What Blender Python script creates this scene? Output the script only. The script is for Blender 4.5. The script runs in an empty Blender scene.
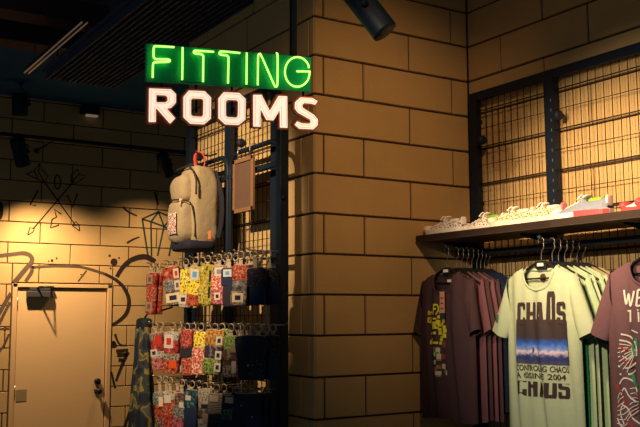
import bpy, bmesh, math, random
from mathutils import Vector, Matrix, noise
R = random.Random(7)
C = bpy.context.scene.collection
PI = math.pi
V = Vector
EYE = 1.7
# ------------------------------------------------------------------ camera
F_PX, PITCH, YAW, ROLL = 896.75, 0.11285, 0.56662, -0.00314
fw = V((math.sin(YAW)*math.cos(PITCH), math.cos(YAW)*math.cos(PITCH), math.sin(PITCH)))
r0 = V((math.cos(YAW), -math.sin(YAW), 0)); u0 = r0.cross(fw)
rt = r0*math.cos(ROLL)+u0*math.sin(ROLL); up = u0*math.cos(ROLL)-r0*math.sin(ROLL)
cam_d = bpy.data.cameras.new('camera'); cam = bpy.data.objects.new('camera', cam_d); C.objects.link(cam)
cam_d.sensor_width = 36; cam_d.lens = F_PX*36/640; cam_d.clip_start = .05
M = Matrix((rt, up, -fw)).transposed().to_4x4(); M.translation = V((0, 0, EYE)); cam.matrix_world = M
bpy.context.scene.camera = cam
CAM = V((0, 0, EYE))
def ray(px, py): return fw+rt*((px-320)/F_PX)-up*((py-213.5)/F_PX)
def on_x(px, py, x): d = ray(px, py); return CAM+d*(x/d.x)           # point on the vertical plane X = x
def on_y(px, py, y): d = ray(px, py); return CAM+d*(y/d.y)
def on_plane(px, py, o, n): d = ray(px, py); return CAM+d*((o-CAM).dot(n)/d.dot(n))
def at_depth(px, py, k): return CAM+ray(px, py)*k

# ------------------------------------------------------------------ materials
def lin(c): return tuple((x/12.92 if x <= .04045 else ((x+.055)/1.055)**2.4) for x in (v/255 for v in c))
MATS = {}
def mat(name, rgb, rough=.7, metal=0, var=.12, scale=18, bump=0, bscale=60, spec=.4, emit=None, es=1):
    if name in MATS: return MATS[name]
    m = bpy.data.materials.new(name); m.use_nodes = True; nt = m.node_tree; b = nt.nodes['Principled BSDF']
    c = lin(rgb); b.inputs['Roughness'].default_value = rough; b.inputs['Metallic'].default_value = metal
    b.inputs['Specular IOR Level'].default_value = spec
    tc = nt.nodes.new('ShaderNodeTexCoord')
    if var > 0:
        n = nt.nodes.new('ShaderNodeTexNoise'); n.inputs['Scale'].default_value = scale; n.inputs['Detail'].default_value = 4
        nt.links.new(tc.outputs['Object'], n.inputs['Vector'])
        mx = nt.nodes.new('ShaderNodeMix'); mx.data_type = 'RGBA'
        mx.inputs[6].default_value = (*[x*(1-var) for x in c], 1); mx.inputs[7].default_value = (*[min(1, x*(1+var)) for x in c], 1)
        nt.links.new(n.outputs['Fac'], mx.inputs[0]); nt.links.new(mx.outputs[2], b.inputs['Base Color'])
    else: b.inputs['Base Color'].default_value = (*c, 1)
    if bump:
        n2 = nt.nodes.new('ShaderNodeTexNoise'); n2.inputs['Scale'].default_value = bscale; n2.inputs['Detail'].default_value = 3
        nt.links.new(tc.outputs['Object'], n2.inputs['Vector'])
        bp = nt.nodes.new('ShaderNodeBump'); bp.inputs['Strength'].default_value = bump; bp.inputs['Distance'].default_value = .01
        nt.links.new(n2.outputs['Fac'], bp.inputs['Height']); nt.links.new(bp.outputs['Normal'], b.inputs['Normal'])
    if emit:
        b.inputs['Emission Color'].default_value = (*lin(emit), 1); b.inputs['Emission Strength'].default_value = es
    MATS[name] = m; return m
def pattern(name, cols, scale=40, kind='noise', rough=.85, bump=0):
    """hard-edged procedural pattern (camouflage, animal print, knit colours)"""
    if name in MATS: return MATS[name]
    m = bpy.data.materials.new(name); m.use_nodes = True; nt = m.node_tree; b = nt.nodes['Principled BSDF']
    b.inputs['Roughness'].default_value = rough
    tc = nt.nodes.new('ShaderNodeTexCoord')
    if kind == 'voronoi':
        n = nt.nodes.new('ShaderNodeTexVoronoi'); out = n.outputs['Distance']
    elif kind == 'wave':
        n = nt.nodes.new('ShaderNodeTexWave'); out = n.outputs['Fac']; n.inputs['Distortion'].default_value = 3; n.bands_direction = 'Z'
    else:
        n = nt.nodes.new('ShaderNodeTexNoise'); out = n.outputs['Fac']; n.inputs['Detail'].default_value = 2
    n.inputs['Scale'].default_value = scale
    nt.links.new(tc.outputs['Object'], n.inputs['Vector'])
    cr = nt.nodes.new('ShaderNodeValToRGB'); cr.color_ramp.interpolation = 'CONSTANT'; e = cr.color_ramp.elements
    while len(e) < len(cols): e.new(.5)
    for i, (p, c) in enumerate(cols): e[i].position = p; e[i].color = (*lin(c), 1)
    nt.links.new(out, cr.inputs[0]); nt.links.new(cr.outputs[0], b.inputs['Base Color'])
    MATS[name] = m; return m
BLOCK = mat('concrete_block', (202, 168, 112), .9, var=.10, scale=5, bump=.25, bscale=120, spec=.2)
MORTAR = mat('dark_mortar', (58, 44, 32), .95, var=.1)
NAVY = mat('dark_metal', (16, 28, 42), .55, 0, var=.1, spec=.3)
NAVY2 = mat('black_paint', (18, 28, 40), .6, var=.1, spec=.3)
STEEL = mat('brushed_steel', (176, 168, 158), .35, .8, var=.08)
WIRE = mat('black_wire', (30, 28, 26), .5, var=0, spec=.3)
CEIL = mat('ceiling_paint', (44, 84, 124), .95, var=.2, scale=3, spec=.1)
WHITE = mat('white_card', (232, 226, 214), .7, var=.03)
BLACKP = mat('black_plastic', (20, 22, 26), .45, var=.05)

# ------------------------------------------------------------------ mesh builder
class MB:
    def __init__(s): s.v = []; s.f = []; s.m = []; s.s = []
    def add(s, vs, fs, mi=0, smooth=False):
        k = len(s.v); s.v += [V(v) for v in vs]
        for f in fs: s.f.append([i+k for i in f]); s.m.append(mi); s.s.append(smooth)
        return s
    def box(s, c, d, mi=0, bev=0, rot=None):
        c = V(c); h = V(d)*.5
        if bev:
            bm = bmesh.new(); bmesh.ops.create_cube(bm, size=1)
            for v in bm.verts: v.co = V((v.co.x*d[0], v.co.y*d[1], v.co.z*d[2]))
            bmesh.ops.bevel(bm, geom=bm.edges[:], offset=bev, segments=2, affect='EDGES', profile=.5)
            vs = [v.co.copy() for v in bm.verts]; bm.verts.index_update(); fs = [[v.index for v in f.verts] for f in bm.faces]; bm.free()
        else:
            vs = [V((x*h.x, y*h.y, z*h.z)) for x in (-1, 1) for y in (-1, 1) for z in (-1, 1)]
            fs = [[0, 1, 3, 2], [4, 6, 7, 5], [0, 4, 5, 1], [2, 3, 7, 6], [0, 2, 6, 4], [1, 5, 7, 3]]
        if rot: vs = [rot @ v for v in vs]
        return s.add([c+v for v in vs], fs, mi)
    def tube(s, pts, r, n=8, closed=False, mi=0, flat=1.0, ref=None):
        pts = [V(p) for p in pts]; N = len(pts)
        rr = r if isinstance(r, (list, tuple)) else [r]*N
        vs = []; t0 = None; nrm = None
        for i, p in enumerate(pts):
            a = pts[i-1] if (i or closed) else p; b = pts[(i+1) % N] if (i < N-1 or closed) else p
            t = (b-a).normalized() if (b-a).length > 1e-9 else V((0, 0, 1))
            if nrm is None:
                q = V(ref) if ref else (V((0, 0, 1)) if abs(t.z) < .9 else V((1, 0, 0)))
                nrm = (q-t*q.dot(t)).normalized()
            else:
                nrm = (nrm-t*nrm.dot(t)).normalized()
            bn = t.cross(nrm)
            for j in range(n):
                a_ = 2*PI*j/n
                vs.append(p+nrm*(math.cos(a_)*rr[i])+bn*(math.sin(a_)*rr[i]*flat))
        fs = []
        for i in range(N if closed else N-1):
            k = (i+1) % N
            for j in range(n):
                l = (j+1) % n
                fs.append([i*n+j, i*n+l, k*n+l, k*n+j])
        if not closed: fs += [list(range(n))[::-1], [(N-1)*n+j for j in range(n)]]
        return s.add(vs, fs, mi, True)
    def cyl(s, a, b, r, r2=None, n=20, mi=0): return s.tube([a, b], [r, r if r2 is None else r2], n, mi=mi)
    def sup(s, c, d, e=.5, nu=20, nv=12, mi=0, fn=None, rot=None):
        """superellipsoid: rounded cushion-like solid of full size d"""
        sg = lambda x: math.copysign(abs(x)**e, x); vs = []; c = V(c)
        for i in range(nv+1):
            ph = -PI/2+PI*i/nv
            for j in range(nu):
                th = 2*PI*j/nu
                p = V((d[0]/2*sg(math.cos(ph))*sg(math.cos(th)), d[1]/2*sg(math.cos(ph))*sg(math.sin(th)), d[2]/2*sg(math.sin(ph))))
                if fn: p = fn(p)
                if rot: p = rot @ p
                vs.append(c+p)
        fs = [[i*nu+j, i*nu+(j+1) % nu, (i+1)*nu+(j+1) % nu, (i+1)*nu+j] for i in range(nv) for j in range(nu)]
        return s.add(vs, fs, mi, True)
    def grid(s, fn, nu, nv, mi=0, smooth=True):
        vs = [fn(i/nu, j/nv) for j in range(nv+1) for i in range(nu+1)]
        fs = [[j*(nu+1)+i, j*(nu+1)+i+1, (j+1)*(nu+1)+i+1, (j+1)*(nu+1)+i] for j in range(nv) for i in range(nu)]
        return s.add(vs, fs, mi, smooth)
    def ribbon(s, pts, w, nrm, th=.002, mi=0):
        """painted stroke: flat band of width w along pts, raised th along nrm"""
        pts = [V(p) for p in pts]; N = len(pts); nrm = V(nrm); ww = w if isinstance(w, (list, tuple)) else [w]*N
        vs = []
        for i, p in enumerate(pts):
            t = (pts[min(i+1, N-1)]-pts[max(i-1, 0)]).normalized(); sd = t.cross(nrm).normalized()*ww[i]*.5
            for q in (p-sd, p+sd, p+sd+nrm*th, p-sd+nrm*th): vs.append(q)
        fs = []
        for i in range(N-1):
            for j in range(4): l = (j+1) % 4; fs.append([i*4+j, i*4+l, i*4+4+l, i*4+4+j])
        fs += [[0, 3, 2, 1], [N*4-4, N*4-3, N*4-2, N*4-1]]
        return s.add(vs, fs, mi)
    def mesh(s, name, mats):
        me = bpy.data.meshes.new(name)
        me.from_pydata([tuple(v) for v in s.v], [], s.f)
        for m in mats: me.materials.append(m)
        me.polygons.foreach_set('material_index', s.m); me.polygons.foreach_set('use_smooth', s.s)
        bm = bmesh.new(); bm.from_mesh(me); bmesh.ops.recalc_face_normals(bm, faces=bm.faces); bm.to_mesh(me); bm.free()
        return me
def obj(name, mb, mats, parent=None, off=None, label=None):
    if not isinstance(mats, (list, tuple)): mats = [mats]
    if off is not None: mb.v = [v-V(off) for v in mb.v]
    o = bpy.data.objects.new(name, mb.mesh(name, mats)); C.objects.link(o)
    if parent: o.parent = parent
    if label: o['label'] = label
    return o
def tag(o, label, cat, group=None):
    o['label'] = label; o['category'] = cat
    if group: o['group'] = group
    return o
def thing(name, label, cat, loc=(0, 0, 0), rz=0, group=None):
    o = bpy.data.objects.new(name, None); C.objects.link(o); o.empty_display_size = .05
    o.location = loc; o.rotation_euler = (0, 0, rz)
    return tag(o, label, cat, group)
def struct(name, mb, mats, parent=None):
    o = obj(name, mb, mats, parent)
    if not parent: o['kind'] = 'structure'
    return o
def smooth_path(pts, k=6):
    P = [V(p) for p in pts]; out = []
    for i in range(len(P)-1):
        a = P[max(i-1, 0)]; b = P[i]; c = P[i+1]; d = P[min(i+2, len(P)-1)]
        for j in range(k):
            t = j/k
            out.append(.5*((2*b)+(c-a)*t+(2*a-5*b+4*c-d)*t*t+(3*b-a-3*c+d)*t**3))
    return out+[P[-1]]
def flat_shape(loops, depth):
    """filled 2D outline with holes, extruded: returns verts (x, y, +-depth/2) and faces"""
    cu = bpy.data.curves.new('outline', 'CURVE'); cu.dimensions = '2D'; cu.fill_mode = 'BOTH'; cu.extrude = depth/2
    for lp in loops:
        sp = cu.splines.new('POLY'); sp.points.add(len(lp)-1); sp.use_cyclic_u = True
        for i, (x, y) in enumerate(lp): sp.points[i].co = (x, y, 0, 1)
    return curve_mesh(cu)
def curve_mesh(cu):
    o = bpy.data.objects.new('outline', cu); C.objects.link(o)
    dg = bpy.context.evaluated_depsgraph_get(); dg.update(); e = o.evaluated_get(dg); me = e.to_mesh()
    vs = [v.co.copy() for v in me.vertices]; fs = [list(p.vertices) for p in me.polygons]
    e.to_mesh_clear(); bpy.data.objects.remove(o); bpy.data.curves.remove(cu)
    return vs, fs
def text_shape(txt, bold=0):
    cu = bpy.data.curves.new('lettering', 'FONT'); cu.body = txt; cu.size = 1; cu.offset = bold; cu.resolution_u = 3
    vs, fs = curve_mesh(cu)
    x0 = min(v.x for v in vs); x1 = max(v.x for v in vs); y0 = min(v.y for v in vs); y1 = max(v.y for v in vs)
    return [((v.x-x0)/(x1-x0), (v.y-y0)/(y1-y0)) for v in vs], fs

# ------------------------------------------------------------------ room shell
XL, YP, XR, YB = 2.327, 3.709, 3.349, 8.776     # side face, centre face, right wall, back wall planes
ZC = 3.82
def block_wall(u0_, u1_, z0, z1, offs, place, holes=(), gap=.009, extra=()):
    """courses of 600 x 200 blocks with real recessed joints; place(u, z, depth) -> world"""
    mb = MB(); k = int(round(z0/.2)); cells = []
    while k*.2 < z1-1e-6:
        a, b = k*.2, min((k+1)*.2, z1); ph = offs[k % 2]
        js = [u0_, u1_]; j = ph-math.ceil((ph-u0_)/.6)*.6
        while j < u1_:
            if u0_+.012 < j < u1_-.012: js.append(j)
            j += .6
        for (par, e) in extra:
            if par == k % 2: js.append(e)
        js.sort()
        for p, q in zip(js, js[1:]): cells.append((p, q, a, b))
        k += 1
    def cut(c):
        out = [c]
        for (hu0, hu1, hz0, hz1) in holes:
            nx = []
            for (p, q, a, b) in out:
                if q <= hu0 or p >= hu1 or b <= hz0 or a >= hz1: nx.append((p, q, a, b)); continue
                if p < hu0: nx.append((p, hu0, a, b))
                if q > hu1: nx.append((hu1, q, a, b))
                pp, qq = max(p, hu0), min(q, hu1)
                if a < hz0: nx.append((pp, qq, a, hz0))
                if b > hz1: nx.append((pp, qq, hz1, b))
            out = nx
        return out
    for c in cells:
        for (p, q, a, b) in cut(c):
            g = gap/2; e = .003
            if q-p < gap*1.5 or b-a < gap*1.5: continue
            o = [place(x, z, 0) for x, z in ((p+g, a+g), (q-g, a+g), (q-g, b-g), (p+g, b-g))]
            f = [place(x, z, .008) for x, z in ((p+g+e, a+g+e), (q-g-e, a+g+e), (q-g-e, b-g-e), (p+g+e, b-g-e))]
            mb.add(o+f, [[4, 5, 6, 7], [0, 1, 5, 4], [1, 2, 6, 5], [2, 3, 7, 6], [3, 0, 4, 7]], 0)
    return mb
def backing(mb, lo, hi): mb.box((V(lo)+V(hi))/2, V(hi)-V(lo), 1)
# back wall (recessed door)
DX0, DX1, DZ = 2.118, 3.098, 2.01
w = block_wall(-1, 8, 0, 4.0, (2.364, 2.664), lambda u, z, d: V((u, YB+.008-d, z)), holes=[(DX0-.004, DX1+.004, -.1, DZ+.008)])
for a, b in (((-1, YB+.008, 0), (DX0-.004, YB+.2, 4)), ((DX1+.004, YB+.008, 0), (8, YB+.2, 4)), ((DX0-.004, YB+.008, DZ+.008), (DX1+.004, YB+.2, 4)), ((DX0-.004, YB+.12, 0), (DX1+.004, YB+.2, DZ+.008))): backing(w, a, b)
wall_back = struct('wall_back', w, [BLOCK, MORTAR])
# pillar: centre face (towards us) and side face (with the sock rack)
w = block_wall(XL, XR, 0, 4.0, (2.63, 2.931), lambda u, z, d: V((u, YP+.008-d, z)), extra=[(0, 2.385)])
backing(w, (XL+.008, YP+.008, 0), (XR+1.5, YP+.3, 4.0))
struct('wall_center', w, [BLOCK, MORTAR])
w = block_wall(YP, 5.24, 0, 4.0, (3.831, 3.757), lambda u, z, d: V((XL+.008-d, u, z)))
backing(w, (XL+.008, YP+.3, 0), (XL+.3, 5.24, 4.0))
struct('wall_left', w, [BLOCK, MORTAR])
w = block_wall(-.6, YP, 0, 4.0, (3.143, 3.45), lambda u, z, d: V((XR+.008-d, u, z)))
backing(w, (XR+.008, -.6, 0), (XR+.3, YP+.008, 4.0))
struct('wall_right', w, [BLOCK, MORTAR])
FLOOR = mat('floor_concrete', (96, 88, 78), .5, var=.2, scale=2)
struct('floor', MB().box((3.5, 3.4, -.05), (9, 11.2, .1)), FLOOR)
struct('ceiling', MB().box((3.5, 3.4, 4.02+.03), (9, 11.2, .1)), CEIL)
# dropped dark soffit in front of the back wall, ribbed raft beside the pillar, cross beams
struct('trim_1', MB().box((3.5, 7.9, ZC+.09), (9, 1.74, .18)), CEIL)
m = MB(); m.box((2.05, 5.5, 3.53), (.55, 2.3, .03))
for i in range(14): m.box((1.80+i*.04, 5.5, 3.49), (.014, 2.3, .055))
m.box((2.318, 5.5, 3.52), (.012, 2.3, .12))
raft = struct('trim_2', m, [mat('raft_paint', (56, 68, 84), .8, var=.1)])
BEAM = mat('beam_paint', (74, 56, 54), .9, var=.2, scale=4)
for i, (y, z) in enumerate(((6.25, 3.86), (7.0, 3.88))):
    struct('trim_%d' % (3+i), MB().box((.9, y, z), (2.4, .22, .16)), BEAM)

# door
PAINT = mat('door_paint', (222, 186, 132), .6, var=.04, scale=3, spec=.25)
FRAME = mat('door_frame_paint', (214, 178, 126), .6, var=.04, spec=.25)
m = MB()
for c, d in (((DX0+.025, YB+.055, DZ/2), (.046, .13, DZ)), ((DX1-.025, YB+.055, DZ/2), (.046, .13, DZ)), ((2.608, YB+.055, DZ-.018), (.98, .13, .036))): m.box(c, d, bev=.004)
door = struct('door_1', m, FRAME)
leaf = obj('door_leaf', MB().box((2.608, YB+.035, .985), (.868, .045, 1.955), bev=.003), PAINT, door)
m = MB()
for z in (.25, 1.0, 1.83): m.cyl((2.172, YB+.006, z-.05), (2.172, YB+.006, z+.05), .007, n=10)
obj('hinge', m, STEEL, door)
m = MB(); p = on_y(40, 293, YB-.03); m.box((p.x, YB-.025, p.z-.012), (.25, .05, .062), bev=.008); m.box((p.x+.01, YB-.022, p.z+.035), (.21, .05, .03), bev=.004)
cl = obj('door_closer', m, mat('closer_grey', (62, 60, 62), .5), leaf)
m = MB(); m.tube([(p.x-.03, YB-.045, p.z+.05), (p.x+.02, YB-.17, p.z+.055), (p.x+.10, YB-.05, p.z+.062)], .009, 6); m.box((p.x+.06, YB-.02, p.z+.062), (.14, .05, .012))
obj('closer_arm', m, BLACKP, cl)
for i, (px, py, nm) in enumerate(((98, 381.5, 'lock_cylinder'), (98, 391, 'door_knob'))):
    q = on_y(px, py, YB-.02); m = MB(); m.cyl((q.x, YB+.012, q.z), (q.x, YB-.004, q.z), .03, n=20)
    m.sup((q.x, YB-(.05 if i else .015), q.z), (.062, .06 if i else .03, .062), .9)
    if i: m.cyl((q.x, YB-.004, q.z), (q.x, YB-.03, q.z), .013)
    obj(nm, m, BLACKP, leaf)
q = on_y(21.5, 395.5, YB); obj('door_plate', MB().box((q.x, YB+.011, q.z), (.10, .004, .11)), mat('dull_plate', (150, 130, 92), .6), leaf)

# murals painted on the back wall
INK = mat('dark_spray_paint', (52, 40, 34), .8, var=.3, scale=14, spec=.2)
INK2 = mat('grey_brown_spray_paint', (92, 76, 60), .8, var=.3, scale=10, spec=.2)
TEAL = mat('teal_spray_paint', (38, 66, 62), .8, var=.3, scale=12, spec=.2)
PXM = .0102
def stroke(mb, pts, wpx, sm=True, closed=False):
    P = [on_y(x, y, YB-.0005) for x, y in pts]
    if closed: P.append(P[0])
    wd = wpx
    if sm and len(P) > 2:
        P = smooth_path(P, 8)
    if isinstance(wpx, (list, tuple)):
        n = len(P); wd = []
        for i in range(n):
            t = i/(n-1)*(len(wpx)-1); k = min(int(t), len(wpx)-2); wd.append((wpx[k]*(1-(t-k))+wpx[k+1]*(t-k))*PXM)
    else: wd = wpx*PXM
    mb.ribbon(P, wd, (0, -1, 0), .0015)
def spot_paint(mb, x, y, rx, ry=None):
    ry = ry or rx; c = on_y(x, y, YB-.0005); n = 18
    vs = [c+V((math.cos(2*PI*i/n)*rx*PXM, -.0015*k, math.sin(2*PI*i/n)*ry*PXM)) for k in (0, 1) for i in range(n)]
    mb.add(vs, [list(range(n)), [n+i for i in range(n)]]+[[i, (i+1) % n, n+(i+1) % n, n+i] for i in range(n)])
m = MB()
for pts, wd in (([(43, 180), (76, 226)], 1.2), ([(74, 181), (33, 229)], 1.2)): stroke(m, pts, wd, False)
for pts in ([(26.5, 174), (34, 171), (39.8, 163), (42, 169.5), (47.8, 176), (45, 183), (38, 179.5), (26.5, 174)], [(39.8, 163), (38.5, 172), (45, 183)], [(34, 171), (38, 179)],
            [(77.5, 169), (79, 174.5), (86, 176), (81, 180), (75, 183.5), (71, 181), (71, 175), (77.5, 169)], [(79, 174.5), (71, 182)],
            [(27.8, 235.2), (29.7, 227.6), (34.4, 228.5), (33, 232), (27.8, 235.2)], [(79.6, 231), (72, 225.5), (75.8, 221.5), (79, 225), (79.6, 231)], [(72, 225.5), (79, 225)]): stroke(m, pts, 1.0, False)
for pts in ([(38, 190.3), (30, 205), (36, 205.3)], [(67, 194.7), (72.7, 207.4), (77.4, 193)], [(61.3, 214.3), (54.4, 209.3), (56.5, 217), (52, 219.5), (50.5, 227.8), (59, 225)]): stroke(m, pts, 1.5, False)
stroke(m, [(57.5+3*math.cos(a), 182+7*math.sin(a)) for a in [2*PI*i/14 for i in range(15)]], 1.3)
obj('arrows_mural', m, INK, wall_back, label='black painted crossed arrows with letters L O V E')
m = MB()
for pts in ([(142, 219), (158.6, 211.8), (172, 217.8)], [(142, 219), (151, 221.8), (164, 226.5), (174, 231)], [(158.6, 212), (151, 221.8)], [(158.6, 212), (164, 226.5)], [(164, 226.5), (172, 217.8)],
            [(142.3, 219), (148, 256)], [(151, 222), (151.5, 256)], [(164, 226.5), (157.5, 256)], [(174, 231), (169, 256)]): stroke(m, pts, 1.8, False)
obj('diamond_mural', m, TEAL, wall_back, label='teal painted diamond outline')
m = MB()
for pts, wd in (([(123, 207), (128, 211.5), (137, 216)], [2.6, 2, 1.4]), ([(154.8, 192), (156.5, 199), (158.3, 205)], [2, 2.4, 1.4]), ([(127, 243), (133, 239.5), (139.5, 237)], [2.2, 1.8, 1.4]),
                ([(116.7, 277), (123, 267), (131, 260.2), (140.7, 257), (148, 257.5), (155, 262)], [4, 4.5, 5, 5.5, 5.5, 5.5]),
                ([(105, 274), (116, 280), (124, 288), (129, 300), (127, 312), (120, 320), (111, 325.5)], [2.8, 3.2, 3.6, 4, 4, 3.6, 2.6]),
                ([(115, 334), (117.5, 341), (121, 345), (127, 345.2)], [2.5, 2, 1.6, 1]), ([(113, 348), (113.5, 342), (116, 347)], 3),
                ([(128, 352), (122, 365), (116, 381)], [3.5, 3.2, 2]), ([(111.5, 372), (114, 384), (115.5, 388)], [1.5, 2.5, 2]),
                ([(148, 362), (140, 388), (133, 403), (124, 428)], [2.5, 3, 3, 2.6])): stroke(m, pts, wd)
stroke(m, [(116, 351), (128, 350)], 3, False); stroke(m, [(117, 355), (127, 354.5)], 4, False); stroke(m, [(118.5, 360), (124, 360)], 3.5, False)
for x, y, r in ((114, 262, 3.6), (109.7, 255.7, 1.2), (119, 258, 1), (110.5, 268.3, 1), (52, 260.5, 1.3), (56.5, 258.2, .9), (48.6, 261.2, .7), (54.5, 264.5, .6), (81, 274.5, .7)): spot_paint(m, x, y, r)
spot_paint(m, -.5, 210.5, 3.6, 9)
obj('swirl_mural', m, INK, wall_back, label='dark painted arcs, drips and dots around the door')
m = MB()
for pts, wd in (([(-4, 256), (10, 254.6), (24, 253.2), (31, 256.5), (31.5, 262), (26, 268.5), (14, 283)], [3.6, 3.6, 4, 4, 4.4, 4.4, 4.6]), ([(32, 266), (31.5, 272), (25.5, 281.5)], [3.4, 3.6, 3.2]),
                ([(32, 267.3), (55, 266), (78, 266.8), (90, 269.2), (106, 274.3)], [2.6, 2.6, 2.4, 2.6, 2.8]), ([(86.5, 270.5), (78, 281.5)], [1.6, 1.2]),
                ([(11, 293), (5, 303), (-3, 317)], [3.4, 3.6, 3.6]), ([(10, 302), (6, 310), (-2, 326)], [2.6, 2.6, 2.8]), ([(0, 329), (9.5, 328.5)], 2), ([(9, 334), (4, 345), (-1, 352)], [2, 2, 1.6])): stroke(m, pts, wd, len(pts) > 2)
obj('bicycle_mural', m, INK2, wall_back, label='grey brown painted curves left of and above the door')

# pipe with lamps across the back wall
py_, pz = 8.12, on_y(75, 141.5, 8.12).z
m = MB(); m.cyl((0, py_, pz), (4.6, py_, pz), .02, n=12)
rp = thing('lighting_pipe', 'long thin dark pipe fixed across the back wall above the arrows', 'pipe', (2.3, py_, pz))
obj('pipe', m, NAVY, rp, rp.location)
for x in (.6, 2.3, 4.0): obj('bracket', MB().cyl((x, py_, pz), (x, YB+.01, pz), .008).cyl((x, YB-.003, pz), (x, YB+.005, pz), .025), NAVY, rp, rp.location)

def spotlight(label, pos, aim, length=.17, r=.045, stem_top=None, lit=False, group=None, stem_dir=None):
    """can lamp: stem, yoke, housing with rim and recessed lens"""
    pos = V(pos); d = (V(aim)-pos).normalized(); t = thing('spotlight', label, 'spotlight', pos, 0, group)
    a = pos-d*length*.5; b = pos+d*length*.5
    m = MB(); m.tube([a, a+d*.006, b-d*.004, b, b-d*.002, b-d*.012], [r*.86, r, r, r*.99, r*.86, r*.84], 24)
    obj('housing', m, NAVY, t, pos)
    m = MB(); m.cyl(b-d*.011, b-d*.007, r*.83, n=24)
    obj('lens', m, mat('lit_lens', (255, 240, 220), .4, emit=(255, 226, 190), es=6) if lit else mat('dark_lens', (60, 60, 64), .2), t, pos)
    top = V(stem_top) if stem_top else pos+V((0, 0, .12)); sd = d.cross(V((0, 0, 1))).normalized()*(r+.008)
    m = MB(); m.tube([pos+sd, pos+sd*1.05+(top-pos)*.45, pos*.3+top*.7, top], .007, 8); m.cyl(pos+sd*.7, pos+sd*1.2, .014); m.cyl(top-V((0, 0, .02)), top, .02)
    obj('bracket', m, NAVY, t, pos)
    return b, d
q = on_y(20, 152, py_); L1, D1 = spotlight('dark can spotlight hanging from the left part of the pipe, above the arrows', (q.x, py_, q.z), (q.x+.17, py_+.2, q.z-.42), .25, .065, (q.x, py_, pz-.02))
q = on_y(165, 165, py_); LB, DB = spotlight('dark can spotlight on the pipe just left of the backpack', (q.x, py_, q.z), (q.x+.2, py_+.16, q.z-.36), .23, .06, (q.x-.03, py_, pz-.02))
q = on_plane(20, 104, V((0, 0, 3.62)), V((0, 0, 1))); BLAMP, _ = spotlight('dark ceiling spotlight beside the back wall, at upper left above the pipe', q, (2.2, YB, 1.9), .2, .07, (q.x, q.y, ZC))
# hung light strip and small lamp
a = on_plane(27, 73, V((0, 0, 3.6)), V((0, 0, 1))); b = on_plane(84, 22, V((0, 0, 3.6)), V((0, 0, 1)))
t = thing('light_track', 'slim pale track rail hanging under the dark ceiling at upper left', 'light track', (a+b)/2)
obj('rail', MB().box((a+b)/2+V((0, 0, .012)), (.05, (a-b).length, .02)), NAVY, t, t.location)
m = MB(); m.box((a+b)/2+V((-.017, 0, 0)), (.006, (a-b).length, .012)); m.box((a+b)/2+V((.017, 0, 0)), (.006, (a-b).length, .012))
obj('rail_edge', m, mat('pale_rail', (190, 170, 150), .5, emit=(150, 120, 96), es=.25), t, t.location, 'pale thin rail edges')
for k in (.15, .85): q = a.lerp(b, k); obj('suspension_wire', MB().cyl(q+V((0, 0, .02)), (q.x, q.y, ZC+.2), .003, n=6), NAVY, t, t.location)
q = on_plane(57, 63, V((0, 0, 3.6)), V((0, 0, 1)))
t = thing('track_lamp', 'small pale cylinder lamp beside the track rail at upper left', 'lamp', q)
d = V((-.1, .25, -.12)).normalized(); m = MB(); m.tube([q-d*.11, q-d*.105, q+d*.11], [.03, .034, .034], 16); obj('housing', m, mat('brown_lamp', (150, 120, 104), .6), t, q)
obj('stem', MB().cyl(q, (q.x, q.y, ZC+.2), .006, n=8), NAVY, t, q)
q = on_y(88.5, 112, YB)
t = thing('emergency_light', 'small dark box with pale lower edge high on the back wall', 'wall light', (q.x, YB, q.z))
obj('housing', MB().box((q.x, YB-.04, q.z+.01), (.19, .08, .09), bev=.01), NAVY, t, t.location); obj('diffuser', MB().box((q.x+.02, YB-.045, q.z-.045), (.12, .05, .02), bev=.006), mat('pale_diffuser', (214, 200, 186), .5, emit=(200, 180, 160), es=.2), t, t.location)
# near ceiling spotlight over the centre wall
q = at_depth(366.5, 8, 3.15); tip = at_depth(380.5, 31, 3.15)
NLAMP, ND = spotlight('large dark can spotlight with lit lens in front of the centre block wall', q, tip+(tip-q).normalized()*.2-V((.02, .07, 0)), .225, .047, (q.x, q.y, 4.0), True)

# ------------------------------------------------------------------ sign
SH = V((.9965, -.0505, .066)).normalized(); n0 = V((-.0506, -.9987, 0)); ph = .15
SV = ((V((0, 0, 1))-SH*SH.z).normalized()*math.cos(ph)+n0*math.sin(ph)); SV = (SV-SH*SV.dot(SH)).normalized()
SN = SH.cross(SV).normalized()
if SN.y > 0: SN = -SN
SO = at_depth(313, 57, 3.87)
def sg(px, py, d=0):
    p = on_plane(px, py, SO, SN); return p+SN*d
def s2(px, py): p = on_plane(px, py, SO, SN)-SO; return (p.dot(SH), p.dot(SV))
def s3(x, y, z): return SO+SH*x+SV*y+SN*z
sign = thing('neon_sign', 'green and white neon sign reading FITTING ROOMS beside the pillar corner', 'sign', s3(-.38, -.3, 0))
GREEN = mat('green_panel', (0, 178, 126), .45, var=.12, scale=6, spec=.3)
tl, br = s2(147.6, 45.2), s2(313, 91.2)
m = MB(); x0, x1 = tl[0], 0; y1 = 0; y0 = -.1475
m.add([s3(x, y, z) for x in (x0, x1) for y in (y0, y1) for z in (-.032, -.016)], [[0, 1, 3, 2], [4, 6, 7, 5], [0, 4, 5, 1], [2, 3, 7, 6], [0, 2, 6, 4], [1, 5, 7, 3]])
obj('green_panel', m, GREEN, sign, sign.location, 'flat green backing panel')
NEON = mat('neon_tube', (220, 255, 160), .3, var=0, emit=(172, 255, 104), es=1.85)
NEON.node_tree.nodes['Principled BSDF'].inputs['Base Color'].default_value = (.6, .9, .3, 1)
A = lambda x, y: (140+x/7.11, 30+y/7.11)
B = lambda x, y: (230+x/6.74, 40+y/6.74)
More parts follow.
